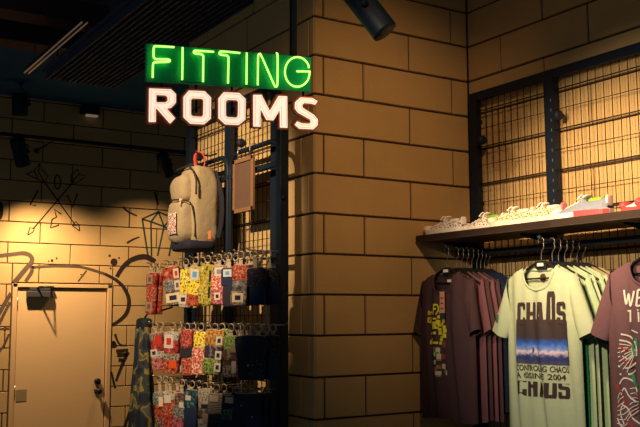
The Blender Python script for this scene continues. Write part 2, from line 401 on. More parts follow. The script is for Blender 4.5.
G = [B(530, 190)]+[B(454+84*math.cos(t), 215-100*math.sin(t)) for t in [math.radians(k) for k in range(28, 352, 18)]]+[B(538, 213), B(530, 212), B(450, 211)]
let = {'F': [A(243, 122), A(118, 115), A(100, 122), A(97, 140), A(97, 185), A(104, 202), A(120, 207), A(198, 209), A(212, 217), A(198, 226), A(112, 229), A(96, 236), A(92, 252), A(90, 340)],
       'I': [A(303, 122), A(302, 230), A(300, 355)],
       'T': [A(525, 155), A(400, 147), A(384, 152), A(384, 162), A(400, 168), A(432, 171), A(448, 182), A(450, 200), A(448, 370)],
       'T.': [(240, 53), (222.5, 51.4), (219.8, 52.4), (219.8, 54), (222, 54.9), (226, 55.3), (228.2, 56.8), (228.5, 60), (228, 83.5)],
       'I.': [B(113, 85), B(112, 190), B(111, 300)],
       'N': [B(187, 305), B(188, 200), B(190, 108), B(199, 94), B(210, 104), B(255, 205), B(298, 303), B(309, 314), B(319, 300), B(321, 200), B(320, 98), B(312, 92)],
       'G': G}
HOLD = mat('tube_clip', (200, 230, 120), .4, var=0)
for k, P in let.items():
    pts = smooth_path([sg(x, y, 0) for x, y in P], 4)
    l = obj('neon_letter', MB().tube(pts, .0042, 8), NEON, sign, sign.location, 'glowing yellow green neon letter ' + k[0])
    m = MB()
    for f in (.2, .8): q = pts[int(len(pts)*f)]; m.cyl(q, q-SN*.016, .0025, n=6)
    obj('tube_clip', m, HOLD, l, sign.location)
for x0_, x1_, y in ((182, 203, 81.7), (246.6, 257.7, 86.5)):
    m = MB(); m.tube([sg(x0_, y-1, 0), sg(x0_, y, -.008), sg(x1_, y+.6, -.008), sg(x1_, y-.4, 0)], .0016, 6); obj('electrode_wire', m, NAVY2, sign, sign.location)
D = lambda x, y: (140+x/7.11, 80+y/7.11)
E_ = lambda x, y: (230+x/6.74, 80+y/6.74)
o_out = [(350, 75), (460, 80), (505, 125), (503, 275), (455, 315), (360, 310), (312, 265), (312, 120)]
o_in = [(374, 130), (443, 132), (455, 144), (453, 250), (441, 262), (374, 258), (362, 246), (362, 142)]
sh2 = lambda L: [(218.9+(D(*p)[0]-183.9)*.985, 92.2+(D(*p)[1]-90.5)*.97) for p in L]
ROOMS = [('R', [[D(*p) for p in [(68, 60), (220, 66), (255, 100), (255, 160), (222, 196), (190, 204), (250, 272), (215, 308), (122, 202), (112, 202), (112, 298), (65, 298)]], [D(*p) for p in [(115, 105), (185, 109), (200, 122), (200, 148), (185, 160), (115, 160)]]]),
         ('O', [[D(*p) for p in o_out], [D(*p) for p in o_in]]), ('O', [sh2(o_out), sh2(o_in)]),
         ('M', [[E_(*p) for p in [(160, 100), (212, 100), (270, 212), (330, 108), (385, 110), (387, 322), (340, 320), (340, 195), (292, 272), (248, 268), (207, 188), (205, 315), (160, 313)]]]),
         ('S', [[E_(*p) for p in [(478, 118), (555, 122), (590, 143), (574, 166), (548, 158), (500, 155), (486, 168), (490, 188), (566, 236), (592, 266), (590, 305), (562, 332), (470, 328), (440, 302), (456, 280), (482, 292), (538, 296), (550, 284), (544, 266), (462, 220), (440, 192), (442, 150)]]])]
COPPER = mat('copper_channel', (196, 104, 66), .5, .1, var=.08)
FACE = mat('lit_letter_face', (255, 240, 225), .5, var=0, emit=(255, 234, 208), es=1.0)
LINE = mat('letter_inline', (235, 170, 120), .5, var=0, emit=(236, 150, 92), es=.7)
def grow(lp, d):
    out = []; n = len(lp)
    ar = sum(lp[i][0]*lp[(i+1) % n][1]-lp[(i+1) % n][0]*lp[i][1] for i in range(n)); sgn = 1 if ar > 0 else -1
    for i in range(n):
        p, q, r = V(lp[i-1]), V(lp[i]), V(lp[(i+1) % n]); e1 = (q-p).normalized(); e2 = (r-q).normalized()
        n1 = V((e1.y, -e1.x)); n2 = V((e2.y, -e2.x)); b_ = (n1+n2); b_ = b_/max(b_.length_squared, .6)*2
        out.append(tuple(q+b_*d*sgn))
    return out
for ch, loops in ROOMS:
    L2 = [[s2(*p) for p in lp] for lp in loops]
    big = [grow(L2[0], .0075)]+[grow(h, -.005) for h in L2[1:]]
    vs, fs = flat_shape(big, .020)
    body = obj('channel_letter', MB().add([s3(v.x, v.y, v.z-.015) for v in vs], fs), COPPER, sign, sign.location, 'copper channel letter ' + ch + ' with white lit face')
    vs, fs = flat_shape(L2, .006)
    obj('lit_face', MB().add([s3(v.x, v.y, v.z-.002) for v in vs], fs), FACE, body, sign.location, 'white glowing letter face')
    m = MB()
    for i, lp in enumerate(L2):
        gl = grow(lp, -.0058 if i == 0 else .0048); m.tube([s3(x, y, .0013) for x, y in gl], .0013, 5, closed=True)
    obj('inline_tube', m, LINE, body, sign.location, 'thin amber inline')
# post and wire it hangs on, rear frame
m = MB(); q = sg(300.5, 60, -.066); m.box((q.x, q.y, (4.0+q.z-.1)/2), (.026, .02, 4.0-q.z+.1)); obj('hanging_post', m, NAVY, sign, sign.location)
m = MB(); m.tube([sg(150, 70, -.044), sg(310, 80, -.044)], .006, 6)
for px, ya, yb in ((165, 60, 112), (200, 62, 112), (236, 64, 114), (270, 66, 116), (308, 70, 118)): m.tube([sg(px, ya, -.044), sg(px, yb, -.04)], .005, 6)
obj('rear_frame', m, NAVY2, sign, sign.location)

# ------------------------------------------------------------------ wire grid panels
def grid_panel(name, label, place, us, z0, z1, post_w, wire_du=.05, wire_dz=.1, top_h=.045, skip_posts=()):
    """uprights at positions us, a top rail and welded wire between; place(u, depth, z) -> world; depth 0 = front"""
    base = place(us[0], 0, 0); t = thing(name, label, 'grid panel', base)
    def bar(u0_, u1_, z0_, z1_, d0, d1):
        m = MB(); m.add([place(u, d, z) for u in (u0_, u1_) for d in (d0, d1) for z in (z0_, z1_)], [[0, 1, 3, 2], [4, 6, 7, 5], [0, 4, 5, 1], [2, 3, 7, 6], [0, 2, 6, 4], [1, 5, 7, 3]]); return m
    for i, u in enumerate(us):
        obj('upright', bar(u-post_w/2, u+post_w/2, z0, z1, 0, .034), NAVY, t, base)
    obj('top_rail', bar(us[0], us[-1], z1-top_h, z1, .002, .03), NAVY, t, base)
    for a, b in zip(us, us[1:]):
        m = MB(); s = 1 if b > a else -1; L = abs(b-a); n = int(L/wire_du)
        for i in range(1, n+1):
            u = a+s*i*L/(n+1); m.tube([place(u, .018, z0+.1), place(u, .018, z1-.01)], .0022, 5)
        z = z0+.15; k = 0
        while z < z1-.03:
            m.tube([place(a, .014, z), place(b, .014, z)], .0034 if k % 2 == 0 else .0020, 5); z += wire_dz; k += 1
        obj('wire_mesh', m, WIRE, t, base)
    return t, base
pr = lambda u, d, z: V((XR-.062+d, u, z))
ygrid = [3.612, 3.056, 2.456, 1.856]
tR, bR = grid_panel('wire_grid_panel', 'tall dark framed wire grid panel on the right block wall behind the shoes', pr, ygrid, .05, on_x(470, 94, XR-.062).z, .055)
for u in (3.056,):
    m = MB()
    for i in range(22): z = 1.7+i*.05; m.box(pr(u-.012, -.0005, z), (.002, .004, .014))
    obj('slot', m, STEEL, tR, bR)
def clamp_part(px, py, x, t, base, sx=-1):
    q = on_x(px, py, x); obj('clamp_knob', MB().sup(q, (.05, .036, .05), .85).cyl(q, q+V((.03, 0, 0)), .011), NAVY2, t, base)
clamp_part(482, 140, XR-.085, tR, bR); clamp_part(558, 115, XR-.085, tR, bR)
for z in (2.3, 2.75, 1.6):
    for u in ygrid: obj('wall_spacer', MB().cyl(pr(u, .034, z), pr(u, .07, z), .014, n=8), NAVY, tR, bR)
pl = lambda u, d, z: V((XL-.058+d, u, z))
tL, bL = grid_panel('wire_grid_panel', 'tall dark framed wire grid panel on the pillar side behind the sock rack', pl, [5.10, 4.56, 4.02], .05, 2.92, .06)
clamp_part(241, 143, XL-.08, tL, bL); clamp_part(198.5, 157, XL-.08, tL, bL)
for z in (2.3, 2.75, 1.6):
    for u in (5.10, 4.56, 4.02): obj('wall_spacer', MB().cyl(pl(u, .034, z), pl(u, .066, z), .014, n=8), NAVY, tL, bL)

# ------------------------------------------------------------------ sock rack
XK = 2.215
rack = thing('sock_rack', 'dark tubular display rack with rows of prongs along the pillar side', 'display rack', (XK, 4.4, 0))
def loop_frame(ya, yb, zt, r):
    c = .09; P = [(XK, ya, .02), (XK, ya, zt-c)]
    s = -1 if yb < ya else 1
    for k in range(1, 6): a = PI/2*k/6; P.append((XK, ya+s*c*(1-math.cos(a)), zt-c+c*math.sin(a)))
    P.append((XK, ya+s*c, zt)); P.append((XK, yb-s*c, zt))
    for k in range(1, 6): a = PI/2*k/6; P.append((XK, yb-s*c*(1-math.sin(a)), zt-c*(1-math.cos(a))))
    P += [(XK, yb, zt-c), (XK, yb, .02)]
    return MB().tube(P, r, 10, flat=1)
za = on_x(240, 152, XK).z
y_r = on_x(282, 250, XK).y; y_m = on_x(229, 200, XK).y; y_l = on_x(196, 170, XK).y
obj('frame', loop_frame(y_l, y_m+.012, za, .0135), NAVY, rack, rack.location)
obj('frame', loop_frame(y_m-.022, y_r+.02, za, .0135), NAVY, rack, rack.location)
obj('upright', MB().box((XK, y_r, (za+.06)/2), (.05, .05, za+.06), bev=.005), NAVY, rack, rack.location, 'thick dark upright at the pillar corner')
m = MB()
for y in (y_r-.03,): m.cyl((XK-.01, y+.01, on_x(285, 198, XK).z), (XK-.01, y-.012, on_x(285, 198, XK).z), .009, n=10)
obj('bolt', m, NAVY2, rack, rack.location)
for z in (on_x(265, 167, XK).z, 2.02, 1.63, 1.29): obj('cross_bar', MB().box((XK, (y_l+y_r)/2, z), (.02, y_l-y_r, .026 if z > 2.1 else .016)), NAVY, rack, rack.location)
m = MB()
for y in (y_l, y_m, y_r): m.box((XK, y, .015), (.42, .05, .03), bev=.006)
obj('base_foot', m, NAVY, rack, rack.location)

# sample plate hung on the rack
qa, qb, qc = on_x(234, 161, XK-.03), on_x(254, 153.5, XK-.03), on_x(234, 214, XK-.03)
pt = thing('hanging_board', 'brown framed blank board hung from the top rail of the sock rack', 'board', (XK-.03, (qa.y+qb.y)/2, qa.z))
yc_ = (qa.y+qb.y)/2; wy = qa.y-qb.y; hz = qa.z-qc.z; zc_ = qa.z-hz/2
m = MB()
for c, d in (((0, wy/2-.011, 0), (.016, .022, hz)), ((0, -wy/2+.011, 0), (.016, .022, hz)), ((0, 0, hz/2-.011), (.016, wy, .022)), ((0, 0, -hz/2+.011), (.016, wy, .022))): m.box(V((XK-.03, yc_, zc_))+V(c), d, bev=.002)
obj('frame', m, mat('tan_wood', (140, 100, 66), .6), pt, pt.location)
obj('panel', MB().box((XK-.028, yc_, zc_), (.006, wy-.03, hz-.03)), mat('brown_board', (104, 78, 60), .7), pt, pt.location)
m = MB()
for s in (-1, 1): m.tube([(XK-.03, yc_+s*wy*.3, qa.z-.005), (XK-.03, yc_+s*wy*.3, za+.012), (XK, yc_+s*wy*.3, za+.02), (XK+.02, yc_+s*wy*.3, za+.005)], .0025, 6)
obj('hook', m, STEEL, pt, pt.location)

# sock packs
def colmat(c, pat=None):
    key = 'fabric_%d_%d_%d' % c
    if pat is None: return mat(key, c, .9, var=.16, scale=70, bump=.2, bscale=300, spec=.15)
    c = tuple(int(v*.78) for v in c); dk = tuple(int(v*.5) for v in c); lt = tuple(int(v+(246-v)*.35) for v in c)
    return pattern('knit_%d_%d_%d_%d' % (*c, pat), [(0, dk), (.40, c), (.60 if pat == 0 else .56, lt)], (55, 95)[pat], ('noise', 'noise')[pat])
O, T, W, Yw, K, G_, P_, N_, Rd, Br, Pk, Te, Gn = (214, 84, 38), (160, 134, 108), (210, 198, 180), (214, 188, 38), (48, 46, 54), (140, 134, 126), (232, 120, 108), (40, 52, 78), (206, 54, 38), (120, 84, 60), (224, 96, 110), (30, 86, 96), (146, 176, 58)
Cr, Bl, Pu = (222, 200, 168), (96, 160, 206), (74, 54, 70)
XT = 2.045
def pack(label, px, top, bot, x, bands, cards=(), w=.092, yaw=.42, white_tab=True, prong_z=None, stripes=None, group='sock packs hanging on the rack'):
    """one carded pair of socks: hanger tab on the prong, folded socks in bands, stuck-on label cards"""
    mid = on_x(px, (top+bot)/2, x); zt = on_x(px, top, x).z; zb = on_x(px, bot, x).z
    h = zt-zb; hz_ = prong_z
    t = thing('sock_pack', label, 'socks', (x, mid.y, hz_), PI*1.5+yaw, group); t.rotation_euler[1] = .10*math.sin(px*2.3+top)-.03
    ztl = zt-hz_
    m = MB()
    ring = [(math.cos(a)*.0165, 0, -.012+math.sin(a)*.021) for a in [2*PI*i/12 for i in range(12)]]
    m.tube(ring, .0068, 6, closed=True, flat=.35, ref=(0, 1, 0)); m.box((0, 0, (-.03+ztl)/2), (.02, .004, abs(-.03-ztl)+.012)); m.box((0, 0, ztl-.006), (w*.8, .006, .018))
    obj('hanger_tab', m, mat('cream_tab', (182, 164, 136), .5, var=.05) if white_tab else BLACKP, t)
    z = ztl-.004; tot = sum(b[1] for b in bands)
    for i, (c, fr) in enumerate(bands):
        hh = h*fr/tot; ww = w*(1+.06*math.sin(i*2.1+px)); sx = .004*math.sin(px*1.7+i*1.3)
        s = MB().sup((sx, 0, z-hh/2), (ww, .024, hh*1.12), .26, 18, 8, fn=lambda p: p+V((0, .0025*math.sin(p.x*60+i)*math.sin(p.z*50+px), 0)))
        m_ = c if isinstance(c, bpy.types.Material) else colmat(c, (i+int(px)) % 2 if c not in (K, N_) else None)
        obj('sock', s, m_, t); z -= hh
    for (cx, cz, cw, ch, col, ink) in cards:
        zz = ztl-h*cz; k = obj('label_card', MB().box((w*cx, -.0135, zz), (w*cw, .002, h*ch), bev=0), colmat(col), t)
        if ink: obj('printed_mark', MB().box((w*cx, -.0148, zz), (w*cw*.5, .001, h*ch*.5)), colmat(ink), k)
    return t
ZR = [on_x(200, 258, XT).z, on_x(200, 325, XT).z, on_x(200, 384, XT).z]
def prong(y, z):
    P = [(XK, y, z+.015), (XK-.02, y, z+.004), (XT+.01, y, z+.004), (XT-.022, y, z+.008), (XT-.030, y, z+.016)]
    obj('prong', MB().tube(P, .0032, 7), STEEL, rack, rack.location, 'thin pale metal prong')
TIGER = pattern('yellow_speckle', [(0, (40, 36, 30)), (.42, (232, 204, 40)), (.62, (236, 226, 210))], 90)
CONF = pattern('pink_speckle', [(0, (120, 70, 60)), (.44, (226, 120, 100)), (.58, (236, 210, 180))], 110)
DARKP = pattern('dark_speckle', [(0, (22, 26, 40)), (.55, (44, 38, 54)), (.63, (110, 84, 92))], 100)
STRP = pattern('striped_knit', [(0, (200, 176, 140)), (.5, (70, 62, 56))], 40, 'wave')
ORD = ['first', 'second', 'third', 'fourth', 'fifth', 'sixth', 'seventh', 'eighth', 'ninth', 'tenth']
ROWN = ['top', 'middle', 'bottom']
rows = [
 [  # top row: centre px, top, bottom, bands, cards, description
  (152, 273, 313, [(Rd, 1), (O, 1.2), (Rd, 1)], [(-.05, .16, .62, .24, T, Br), (-.05, .84, .66, .24, T, Br)], 'red orange', .085, .30),
  (170, 267, 304, [(O, 1), (G_, .9), (T, 1.1)], [(.34, .2, .34, .26, W, Rd), (.34, .52, .34, .26, W, Br), (0, .84, .9, .25, Cr, K)], 'grey and orange', .10, .75),
  (186, 270, 306, [(TIGER, 1.4), (Cr, .8)], [(-.1, .82, .7, .24, W, K)], 'yellow speckled', .08, .6),
  (196, 267, 305, [(Yw, .6), (TIGER, 1.1), (O, .7)], [(.05, .2, .62, .3, W, Bl)], 'blue-labelled yellow', .085, .65),
  (208, 265, 303, [(Yw, 1.5), (Yw, 1.3)], [(.3, .3, .14, .3, K, None), (.3, .72, .14, .3, K, None)], 'plain bright yellow', .085, .6),
  (219, 266, 303, [(T, .5), (CONF, 1), (Pk, .9)], [(.05, .16, .6, .24, W, G_), (-.1, .82, .4, .2, Cr, K)], 'salmon pink', .085, .6),
  (229, 268, 305, [(N_, 1), (K, 1.2)], [(-.05, .14, .56, .2, W, Bl)], 'white-labelled navy', .085, .6),
  (241, 265, 304, [(O, 1), (G_, .7), (T, .9)], [(-.05, .84, .7, .24, Cr, K)], 'orange and grey', .085, .7),
  (254, 268, 303, [(DARKP, 1), (N_, 1)], [], 'dark plum speckled', .085, .6)],
 [
  (155, 333, 369, [(T, .6), (Rd, 1), (W, .6), (P_, 1)], [(.2, .2, .5, .26, Rd, None), (-.2, .55, .5, .2, W, K)], 'cream and red', .095, .55),
  (173, 332, 372, [(W, .6), (Rd, 1), (T, .6), (O, .9)], [(-.15, .24, .6, .34, W, Rd), (.2, .8, .5, .2, O, None)], 'white and tomato red', .10, .6),
  (187, 330, 374, [(Rd, 1), (K, .6), (O, 1)], [], 'red and black', .08, .5),
  (201, 332, 373, [(TIGER, .9), (CONF, 1.5)], [], 'yellow and pink', .085, .65),
  (215, 330, 373, [((226, 150, 40), 1), (Pu, .8), (Gn, 1)], [(.32, .24, .34, .2, W, K), (.32, .58, .34, .2, W, K), (.32, .86, .34, .2, W, K)], 'orange purple lime', .10, .8),
  (231, 336, 376, [(Gn, 1), (Br, 1), (T, .8)], [(.25, .3, .3, .22, T, None), (.25, .78, .3, .3, Cr, None)], 'lime and brown', .085, .65),
  (241, 336, 378, [(K, 1), (N_, 1)], [(.1, .4, .1, .05, W, None)], 'plain black', .085, .6),
  (250, 336, 378, [(N_, 1), (K, 1)], [(-.1, .7, .12, .04, W, None)], 'plain dark navy', .085, .6),
  (259, 336, 378, [(K, 1), (DARKP, 1)], [], 'black and dark speckled', .085, .6)],
 [
  (159, 392, 432, [((128, 140, 130), .8), (O, 1), (Br, 1)], [(.2, .24, .5, .24, Cr, None)], 'sage and orange', .095, .55),
  (170, 391, 430, [(Cr, .5), (O, 1), (Rd, 1)], [(-.1, .2, .5, .2, W, None)], 'orange red', .09, .6),
  (182, 393, 432, [(Br, .7), (G_, .7), (Pk, .8)], [(.2, .3, .5, .14, W, None)], 'brown and pink', .085, .6),
  (192, 390, 430, [(Te, 1), (N_, 1.4)], [(-.15, .2, .4, .12, W, None)], 'deep teal', .085, .6),
  (205, 389, 430, [(Cr, 1.3), (Br, .6), (W, .8)], [(.05, .42, .6, .1, K, None), (.05, .72, .5, .24, T, None)], 'cream', .09, .65),
  (217, 394, 432, [(STRP, 1), (K, 1)], [(-.1, .12, .6, .16, Cr, None)], 'beige striped', .085, .6),
  (230, 396, 434, [(K, .8), ((60, 110, 66), .7), (N_, 1)], [(.1, .1, .6, .16, Cr, None)], 'black and green', .085, .6),
  (242, 394, 432, [(N_, 1), (K, 1)], [(.1, .3, .06, .03, W, None)], 'plain dark navy', .085, .6),
  (252, 394, 432, [(K, 1), (N_, 1)], [(0, .6, .06, .03, W, None)], 'plain black', .085, .6)]]
for ri, row in enumerate(rows):
    for k, (px, tp, bt, bands, cards, desc, w_, yaw) in enumerate(row):
        x = XT+.012; q = on_x(px, (tp+bt)/2, x)
        prong(q.y, ZR[ri]); 
        pack('%s sock pack in front on the %s prong of the %s row' % (desc, ORD[k], ROWN[ri]), px, tp, bt, x, bands, cards, w_, yaw, prong_z=ZR[ri])
        deep = 2 if k == len(row)-1 else 1
        for j in range(deep):
            x2 = x+.038*(j+1); zz = q.y
            # same prong, further from the tip
            pp = V((x2, zz, (on_x(px, tp, x).z))); d2 = pp-CAM; k2 = d2.dot(fw); px2 = 320+F_PX*d2.dot(rt)/k2; tp2 = 213.5-F_PX*d2.dot(up)/k2
            pp = V((x2, zz, (on_x(px, bt, x).z))); d2 = pp-CAM; bt2 = 213.5-F_PX*d2.dot(up)/d2.dot(fw)
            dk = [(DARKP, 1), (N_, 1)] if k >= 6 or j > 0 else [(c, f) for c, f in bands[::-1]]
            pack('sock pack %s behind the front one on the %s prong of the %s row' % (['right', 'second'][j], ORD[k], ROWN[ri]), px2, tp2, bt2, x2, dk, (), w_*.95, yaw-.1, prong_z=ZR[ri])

# camouflage garment at the left end
CAMO = pattern('camouflage_cloth', [(0, (22, 30, 42)), (.43, (48, 54, 50)), (.51, (132, 114, 48)), (.56, (80, 82, 76)), (.62, (26, 34, 44))], 9)
gx = 2.04
gp = on_x(144, 327, gx); gt = thing('camouflage_trousers', 'camouflage cloth garment hanging down at the left end of the sock rack', 'garment', (gx, gp.y, gp.z))
def camo_leg(s, topw, w2, L, ox):
    def fn(u, v):
        a = 2*PI*u; wv = topw+(w2-topw)*v**.8; f = 1+.12*math.sin(3*a+4*v)+.08*math.sin(5*a-9*v)
        return V((ox*v+.055*math.cos(a)*f*(.6+.6*v), s*(.03+.07*v)+wv*math.sin(a)*f, -v*L))
    return MB().grid(fn, 28, 24)
m = camo_leg(-1, .038, .092, 1.05, -.02); m.v += []
obj('trouser_leg', m, CAMO, gt); obj('trouser_leg', camo_leg(1, .038, .095, 1.02, .0), CAMO, gt)
obj('waistband', MB().sup((0, 0, .02), (.07, .13, .07), .5), mat('dark_webbing', (30, 36, 44), .8), gt)
m = MB(); m.tube([(0, 0, .05), (.02, -.02, .09), (.09, -.06, .10), (XK-gx, -.02, .12)], .006, 6); obj('hanging_loop', m, NAVY2, gt)

# ------------------------------------------------------------------ backpack
BEIGE = mat('beige_canvas', (172, 152, 116), .85, var=.1, scale=14, bump=.5, bscale=26, spec=.2)
bx, by0 = 2.085, on_x(220, 205, 2.19).y+.120
zt_, zb_ = on_x(200, 166, 2.1).z, on_x(200, 248, 2.1).z
bh = zt_-zb_
bp = thing('backpack', 'beige canvas backpack with a printed front pocket hung on the sock rack', 'backpack', (bx, by0, zb_))
def wr(k):
    def f(p):
        n_ = noise.noise(p*14+V((k, 0, 0)))*.009+noise.noise(p*32+V((0, k, 0)))*.0035
        return p+p.normalized()*n_
    return f
def taper(p):
    t = p.z/bh; q = V((p.x*(1-.12*max(t, 0)), p.y*(1-.16*max(t, 0)**2), p.z)); return wr(1)(q)
Lx = lambda x, y, z: (x, y, z)
obj('body', MB().sup((.025, 0, bh*.5), (.17, .25, bh), .42, 40, 30, fn=taper), BEIGE, bp)
obj('upper_pocket', MB().sup((-.055, .015, bh*.71), (.11, .20, bh*.36), .62, 30, 20, fn=wr(3)), BEIGE, bp)
lp = obj('front_pocket', MB().sup((-.06, .015, bh*.315), (.13, .22, bh*.52), .58, 34, 24, fn=wr(5)), BEIGE, bp)
PRT = pattern('printed_patch', [(0, (40, 24, 22)), (.4, (226, 214, 196)), (.52, (186, 40, 34)), (.6, (232, 220, 200))], 60)
def patch(u, v):
    y = -.04+.10*u-.02; z = bh*(.16+.26*v)
    return V((-.06-.070*(max(0, 1-abs((y-.015)/.1225)**3.4)*max(0, 1-abs((z-bh*.315)/(bh*.26))**3.4))**.29-.006, y, z))
obj('printed_patch', MB().grid(patch, 12, 14), PRT, lp, label='red, white and black printed patch')
DZIP = mat('dark_zip', (52, 44, 36), .6)
def arc(y0, y1, z0, z1, x, n=16): return [V((x, y0+(y1-y0)*math.sin(PI*i/n/2), z0+(z1-z0)*math.cos(PI*i/n/2))) for i in range(n+1)]
m = MB(); m.tube(smooth_path([(-.068, .09, bh*.97), (-.058, -.03, bh*.985), (-.055, -.095, bh*.93), (-.05, -.137, bh*.8), (-.05, -.14, bh*.62)]), .0055, 6); obj('zip', m, DZIP, bp)
m = MB(); m.tube(smooth_path([(-.10, .1, bh*.55), (-.125, .03, bh*.575), (-.11, -.06, bh*.565), (-.07, -.112, bh*.52), (-.045, -.118, bh*.3), (-.045, -.118, bh*.12)]), .004, 6); obj('zip', m, DZIP, bp)
m = MB(); m.cyl((-.112, -.075, bh*.555), (-.12, -.085, bh*.49), .004); m.sup((-.11, -.075, bh*.56), (.02, .016, .018), .8); obj('zip_pull', m, mat('cream_pull', (220, 200, 160), .6), bp)
obj('base_panel', MB().sup((.0, -.0, .012), (.19, .25, .06), .42, 30, 12), mat('navy_canvas', (34, 34, 48), .85), bp)
m = MB(); m.tube(smooth_path([(.02, .012, bh*.97), (.012, .012, bh+.06), (.03, -.012, bh+.085), (.05, -.03, bh+.05), (.045, -.03, bh*.97)]), .011, 8, flat=.4); obj('haul_loop', m, mat('red_webbing', (214, 74, 56), .7), bp, label='red carrying loop')
m = MB(); m.tube(smooth_path([(.095, -.07, bh*.93), (.10, -.10, bh*.8), (.10, -.145, bh*.62), (.10, -.155, bh*.45), (.10, -.145, bh*.28), (.095, -.12, bh*.12)]), .022, 10, flat=.35); obj('shoulder_strap', m, mat('navy_padding', (30, 30, 40), .85), bp)
m = MB(); m.sup((.05, .1, bh+.0), (.09, .09, .085), .6); obj('strap_bundle', m, mat('navy_padding', (30, 30, 40)), bp)
m = MB(); m.box((.02, -.17, bh*.14), (.004, .03, .045)); m.tube([(.02, -.14, bh*.17), (.02, -.165, bh*.16)], .003, 6); obj('swing_tag', m, mat('orange_tag', (226, 130, 70), .6), bp)
m = MB(); m.tube([(XK-bx, -.02, bh+.085), (.09, -.015, bh+.07), (.03, -.012, bh+.072), (.005, -.012, bh+.10)], .005, 6)
obj('rack_hook', MB().tube([(XK, by0-.02, zb_+bh+.085), (bx+.09, by0-.015, zb_+bh+.07), (bx+.02, by0-.012, zb_+bh+.068), (bx-.0, by0-.012, zb_+bh+.095)], .005, 6), NAVY, rack, rack.location)

# ------------------------------------------------------------------ shoe shelf with rail and arms
XS = XR-.40; ZS = 2.112
sh = thing('wall_shelf', 'dark wooden shelf along the right wall carrying the row of sneakers', 'shelf', (XR-.2, 2.7, ZS))
WOODD = mat('dark_wood', (70, 52, 40), .55, var=.3, scale=9)
obj('board', MB().box((XR-.235, (3.695+1.6)/2, ZS-.016), (.33, 2.095, .03), bev=.002), WOODD, sh, sh.location)
obj('front_edge', MB().box((XS+.006, (3.695+1.6)/2, ZS-.016), (.012, 2.095, .034)), mat('shelf_edge', (58, 46, 38), .5, var=.2), sh, sh.location)
for y in (3.612, 3.056, 2.456, 1.856):
    m = MB(); m.add([V((x, y+s*.005, z)) for s in (-1, 1) for x, z in ((XR-.065, ZS-.032), (XS+.12, ZS-.032), (XS+.12, ZS-.04), (XR-.065, ZS-.075))], [[0, 1, 2, 3], [7, 6, 5, 4], [0, 4, 5, 1], [1, 5, 6, 2], [2, 6, 7, 3], [3, 7, 4, 0]])
    obj('bracket', m, NAVY, sh, sh.location)
ZA = 2.022
rail = thing('garment_rail', 'black rail with outward arms under the shoe shelf carrying the shirts', 'clothes rail', (3.2, 2.7, ZA))
obj('bar', MB().box((3.2, (3.66+1.6)/2, ZA), (.014, 2.06, .026)), NAVY2, rail, rail.location)
for y in (3.612, 3.056, 2.456, 1.856): obj('bar_mount', MB().box((3.245, y, ZA), (.08, .02, .03)), NAVY2, rail, rail.location)
ARM = [3.45, 2.815, 2.235]
for y in ARM:
    m = MB(); m.tube([(3.285, y, ZA+.004), (2.965, y, ZA+.004), (2.945, y, ZA+.01), (2.935, y, ZA+.024)], .009, 8); obj('arm', m, NAVY2, rail, rail.location)

# ------------------------------------------------------------------ shirts
THIN = [1.0]
def shirt_front(x, z, hw, top, hem, seed, T=.05):
    u = max(-1, min(1, x/hw)); t = (z-hem)/(top-hem); t = max(0, min(1, t))
    d = T*(1-abs(u)**2.6)**.5*(.35+.65*(1-t**5))
    fold = .015*(1-t)**.8*math.sin(u*9+seed+3*t)+.009*math.sin(u*17+seed*2+t*5)*(1-t*.6)+.007*math.sin(t*7+u*6+seed)*(abs(u))
    return -(d+fold*(1-abs(u)**4))*THIN[0]
ZTOP, ZHEM = -.115, -.835
def neckline(x, front):
    a = abs(x)
    nw = .092
    if a < nw: return ZTOP-(.108 if front else .018)*(1-(a/nw)**2)**.5
    return ZTOP-.058*(a-nw)/.12
def make_shirt(root, mats_, seed, hw=.205, hem=ZHEM, name_rib=True, sleeve=1.0, inner=None):
    m = MB(); nu, nv = 44, 40
    def sheet(front):
        def fn(i, j):
            u = -1+2*i; x = hw*math.sin(u*PI/2); top = neckline(x, front); xx = x*(1+.04*(1-j)); z = hem+(top-hem)*j+.006*math.sin(u*5+seed)*(1-j)
            y = shirt_front(x, z, hw, ZTOP, hem, seed+(0 if front else 5))
            return V((xx, y if front else -y*.55, z))
        return fn
    m.grid(sheet(True), nu, nv); m.grid(sheet(False), nu, nv)
    b = obj('body', m, mats_, root)
    for s in (-1, 1):
        def sl(i, j, s=s):
            a = 2*PI*i; t = j
            o = V((s*(.195+.105*t*sleeve), 0, -.150-.245*t)); n_ = V((s*(.170+.046*t*sleeve), 0, -.335-.098*t))
            c = (o+n_)/2; hl = (o-n_)*.5; th = (.034-.004*t)*max(.45, THIN[0])
            return c+hl*math.cos(a)+V((0, 1, 0))*math.sin(a)*th*(1+.14*math.sin(3*a+seed+4*t))+V((0, -.012*t*THIN[0], 0))
        obj('sleeve', MB().grid(sl, 24, 14), mats_, root)
    ring = []
    for k in range(40):
        a = 2*PI*k/40; x = .0925*math.cos(a); front = math.sin(a) < 0
        z = neckline(x*.975, front); y = shirt_front(x, z, hw, ZTOP, hem, seed) if front else -shirt_front(x, z, hw, ZTOP, hem, seed+5)*.55
        ring.append((x, y, z))
    obj('collar', MB().tube(ring, .0095, 8, closed=True, flat=.55), mats_, root)
    return b
